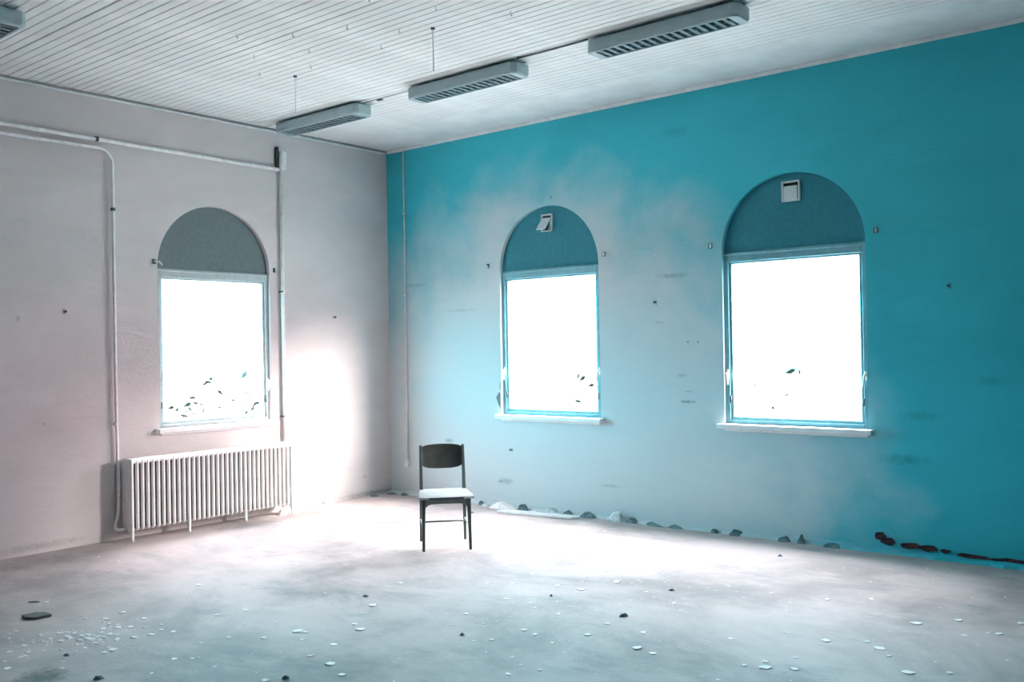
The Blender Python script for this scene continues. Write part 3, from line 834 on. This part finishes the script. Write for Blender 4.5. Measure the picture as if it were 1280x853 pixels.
for i, ((x, y_), lab, s) in enumerate(DARK):
    chunk('dark_crumb', x, y_, s, M_RUBD, lab, 'crumb', 'dark crumbs on the floor', i + 60, rz=YAW)


def flake_me(seed, r, th):
    rr = random.Random(seed); n = rr.randint(6, 9)
    pts = [(r * math.cos(2 * PI * k / n) * rr.uniform(.55, 1.2), r * .75 * math.sin(2 * PI * k / n) * rr.uniform(.55, 1.2)) for k in range(n)]
    return mesh_from(prism(pts, 0, th, 'z'), 'plaster_flake')


fm = [flake_me(k, 1.0, .16) for k in range(7)]
for me in fm:
    me.materials.append(M_CHIP)
CHIPS = [(0.54, -3.66), (0.84, -3.65), (1.6, -4.54), (2.02, -3.7), (2.32, -3.96), (2.91, -3.33), (3.22, -3.94), (3.45, -3.96), (3.5, -3.95), (3.4, -4.16), (3.23, -4.27), (3.19, -4.42), (3.86, -4.2), (3.32, -4.66), (3.39, -4.6), (3.6, -4.6), (4.05, -4.22), (3.81, -4.0), (3.98, -4.57), (3.43, -4.85), (2.58, -4.5), (2.48, -4.36), (2.87, -4.4), (3.08, -4.06), (2.82, -3.88), (2.78, -4.05), (2.25, -4.37), (2.68, -4.36), (2.63, -5.14), (2.76, -5.26), (2.99, -5.09), (2.92, -4.83), (2.91, -4.78), (3.6, -4.05), (3.39, -3.34), (3.61, -3.68), (3.81, -4.01), (3.12, -2.84), (3.6, -2.49), (3.74, -2.39), (3.97, -2.73), (4.15, -2.71), (4.03, -2.27), (4.22, -2.27), (4.27, -2.59), (4.44, -2.81), (4.48, -3.18), (4.58, -3.21), (4.75, -3.27), (4.82, -3.04), (4.72, -3.58), (4.84, -3.65), (4.45, -3.43), (4.38, -3.5), (4.21, -3.22), (4.08, -3.34), (3.99, -3.13), (3.7, -2.13), (4.04, -1.96), (4.07, -1.72), (4.19, -1.73), (4.3, -1.96), (4.59, -2.06), (5.04, -2.82), (5.16, -3.08), (5.27, -3.1), (4.79, -2.8), (4.96, -3.65), (4.87, -3.79), (4.22, -4.29), (4.05, -4.22), (3.72, -3.73), (5.05, -2.83), (5.26, -3.1), (5.48, -2.64), (5.89, -2.73), (5.79, -2.88), (5.83, -2.96), (5.95, -2.9), (5.72, -3.25), (6.08, -2.26), (5.6, -1.57), (5.81, -1.4), (5.26, -1.63), (6.4, -2.62), (6.56, -2.51), (6.55, -1.73), (6.6, -1.71), (6.36, -1.57), (6.46, -1.85), (6.65, -1.43), (6.17, -2.33), (6.25, -2.43), (5.9, -2.37), (5.68, -2.36), (4.88, -2.2), (4.6, -2.06), (5.73, -2.99), (6.19, -1.77), (4.99, -2.32)]
rc = random.Random(21)
for i, (x, y_) in enumerate(CHIPS):
    s = rc.choice((.014, .016, .018, .022, .026, .034)) * (1.0 if x > 2 else .9)
    o = link('plaster_flake', fm[i % 7], None, None, (x, y_, 0), (0, 0, rc.uniform(0, 6.28)))
    o.scale = (s, s, s * rc.uniform(.6, 1.1))
    if x < 3.0 and y_ < -4.3:
        zone = 'around the white patch left of the view'
    elif x < 3.7 and y_ < -3.2:
        zone = 'in front of the radiator'
    elif x > 5.2:
        zone = 'on the floor towards the lower right'
    elif y_ > -2.9:
        zone = 'right of the chair towards the teal wall'
    else:
        zone = 'on the near floor in front of the chair'
    tag(o, 'small white plaster flake ' + zone, 'flake', 'white plaster flakes ' + zone)
# the flake patch at the left and the crumbs between the flakes: nobody could count them
bm = bmesh.new()


def crumbs(n, fn):
    for k in range(n):
        x, y_, s = fn()
        a0 = rc.uniform(0, 6.28); m_ = rc.randint(4, 6); lo, hi = [], []
        for j in range(m_):
            a = a0 + 2 * PI * j / m_; q = s * rc.uniform(.6, 1.2)
            lo.append(bm.verts.new((x + q * math.cos(a), y_ + q * .8 * math.sin(a), 0)))
            hi.append(bm.verts.new((x + q * .9 * math.cos(a), y_ + q * .72 * math.sin(a), s * rc.uniform(.10, .25))))
        bm.faces.new(hi)
        for j in range(m_):
            bm.faces.new((lo[j], lo[(j + 1) % m_], hi[(j + 1) % m_], hi[j]))


ra = Vector((math.cos(YAW), math.sin(YAW))); rd = Vector((-math.sin(YAW), math.cos(YAW)))


def patch():
    p = Vector((2.52, -4.78)) + ra * rc.gauss(0, .17) + rd * rc.gauss(0, .16)
    return p.x, p.y, rc.choice((.006, .008, .011, .016, .022))


crumbs(170, patch)
crumbs(520, lambda: (rc.uniform(.6, 7.2), rc.uniform(-5.4, -.35), rc.choice((.003, .004, .005, .006, .009))))
crumbs(160, lambda: (rc.uniform(3.6, 5.2), rc.uniform(-3.2, -1.6), rc.choice((.004, .006, .009))))
o = obj('plaster_crumbs', bm, M_CHIP); tag(o, 'white plaster dust and crumbs strewn over the floor', 'crumbs', kind='stuff')

# ------------------------------------------------------------------ outdoors
g = obj('ground', box((-60, -60, -.9), (60, 60, -.6)), M_GROUND); tag(g, 'pale bright ground outside the windows', 'ground', kind='structure')


def shrub(name, loc, label, spread, nleaf, leaf, seed, stems):
    rr = random.Random(seed); t_ = empty(name, loc); tag(t_, label, 'shrub', 'shrubs outside the windows')
    tips = []
    for (dx, dy, h_) in stems:
        p = smooth_path([(0, 0, 0), (dx * .3, dy * .3, h_ * .45), (dx * .7, dy * .7, h_ * .8), (dx, dy, h_)], 4)
        obj('stem', tube(p, [.012 - .008 * k / (len(p) - 1) for k in range(len(p))], 6), M_BARK, t_, smooth=True)
        tips.append(p)
    bm = bmesh.new()
    for k in range(nleaf):
        p = rr.choice(tips); c_ = rr.choice(p[len(p) // 2:]) + Vector((rr.gauss(0, spread), rr.gauss(0, spread), rr.gauss(0, spread * .7)))
        ax = Vector((rr.gauss(0, 1), rr.gauss(0, 1), rr.gauss(0, .6))).normalized(); sd = ax.cross(Vector((rr.gauss(0, 1), rr.gauss(0, 1), rr.gauss(0, 1)))).normalized()
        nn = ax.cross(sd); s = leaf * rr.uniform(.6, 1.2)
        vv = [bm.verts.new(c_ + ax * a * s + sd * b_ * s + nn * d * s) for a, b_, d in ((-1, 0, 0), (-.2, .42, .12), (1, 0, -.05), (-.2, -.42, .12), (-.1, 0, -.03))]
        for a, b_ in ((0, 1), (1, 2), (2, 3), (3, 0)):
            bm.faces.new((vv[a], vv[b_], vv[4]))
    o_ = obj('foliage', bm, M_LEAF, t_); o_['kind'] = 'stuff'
    return t_


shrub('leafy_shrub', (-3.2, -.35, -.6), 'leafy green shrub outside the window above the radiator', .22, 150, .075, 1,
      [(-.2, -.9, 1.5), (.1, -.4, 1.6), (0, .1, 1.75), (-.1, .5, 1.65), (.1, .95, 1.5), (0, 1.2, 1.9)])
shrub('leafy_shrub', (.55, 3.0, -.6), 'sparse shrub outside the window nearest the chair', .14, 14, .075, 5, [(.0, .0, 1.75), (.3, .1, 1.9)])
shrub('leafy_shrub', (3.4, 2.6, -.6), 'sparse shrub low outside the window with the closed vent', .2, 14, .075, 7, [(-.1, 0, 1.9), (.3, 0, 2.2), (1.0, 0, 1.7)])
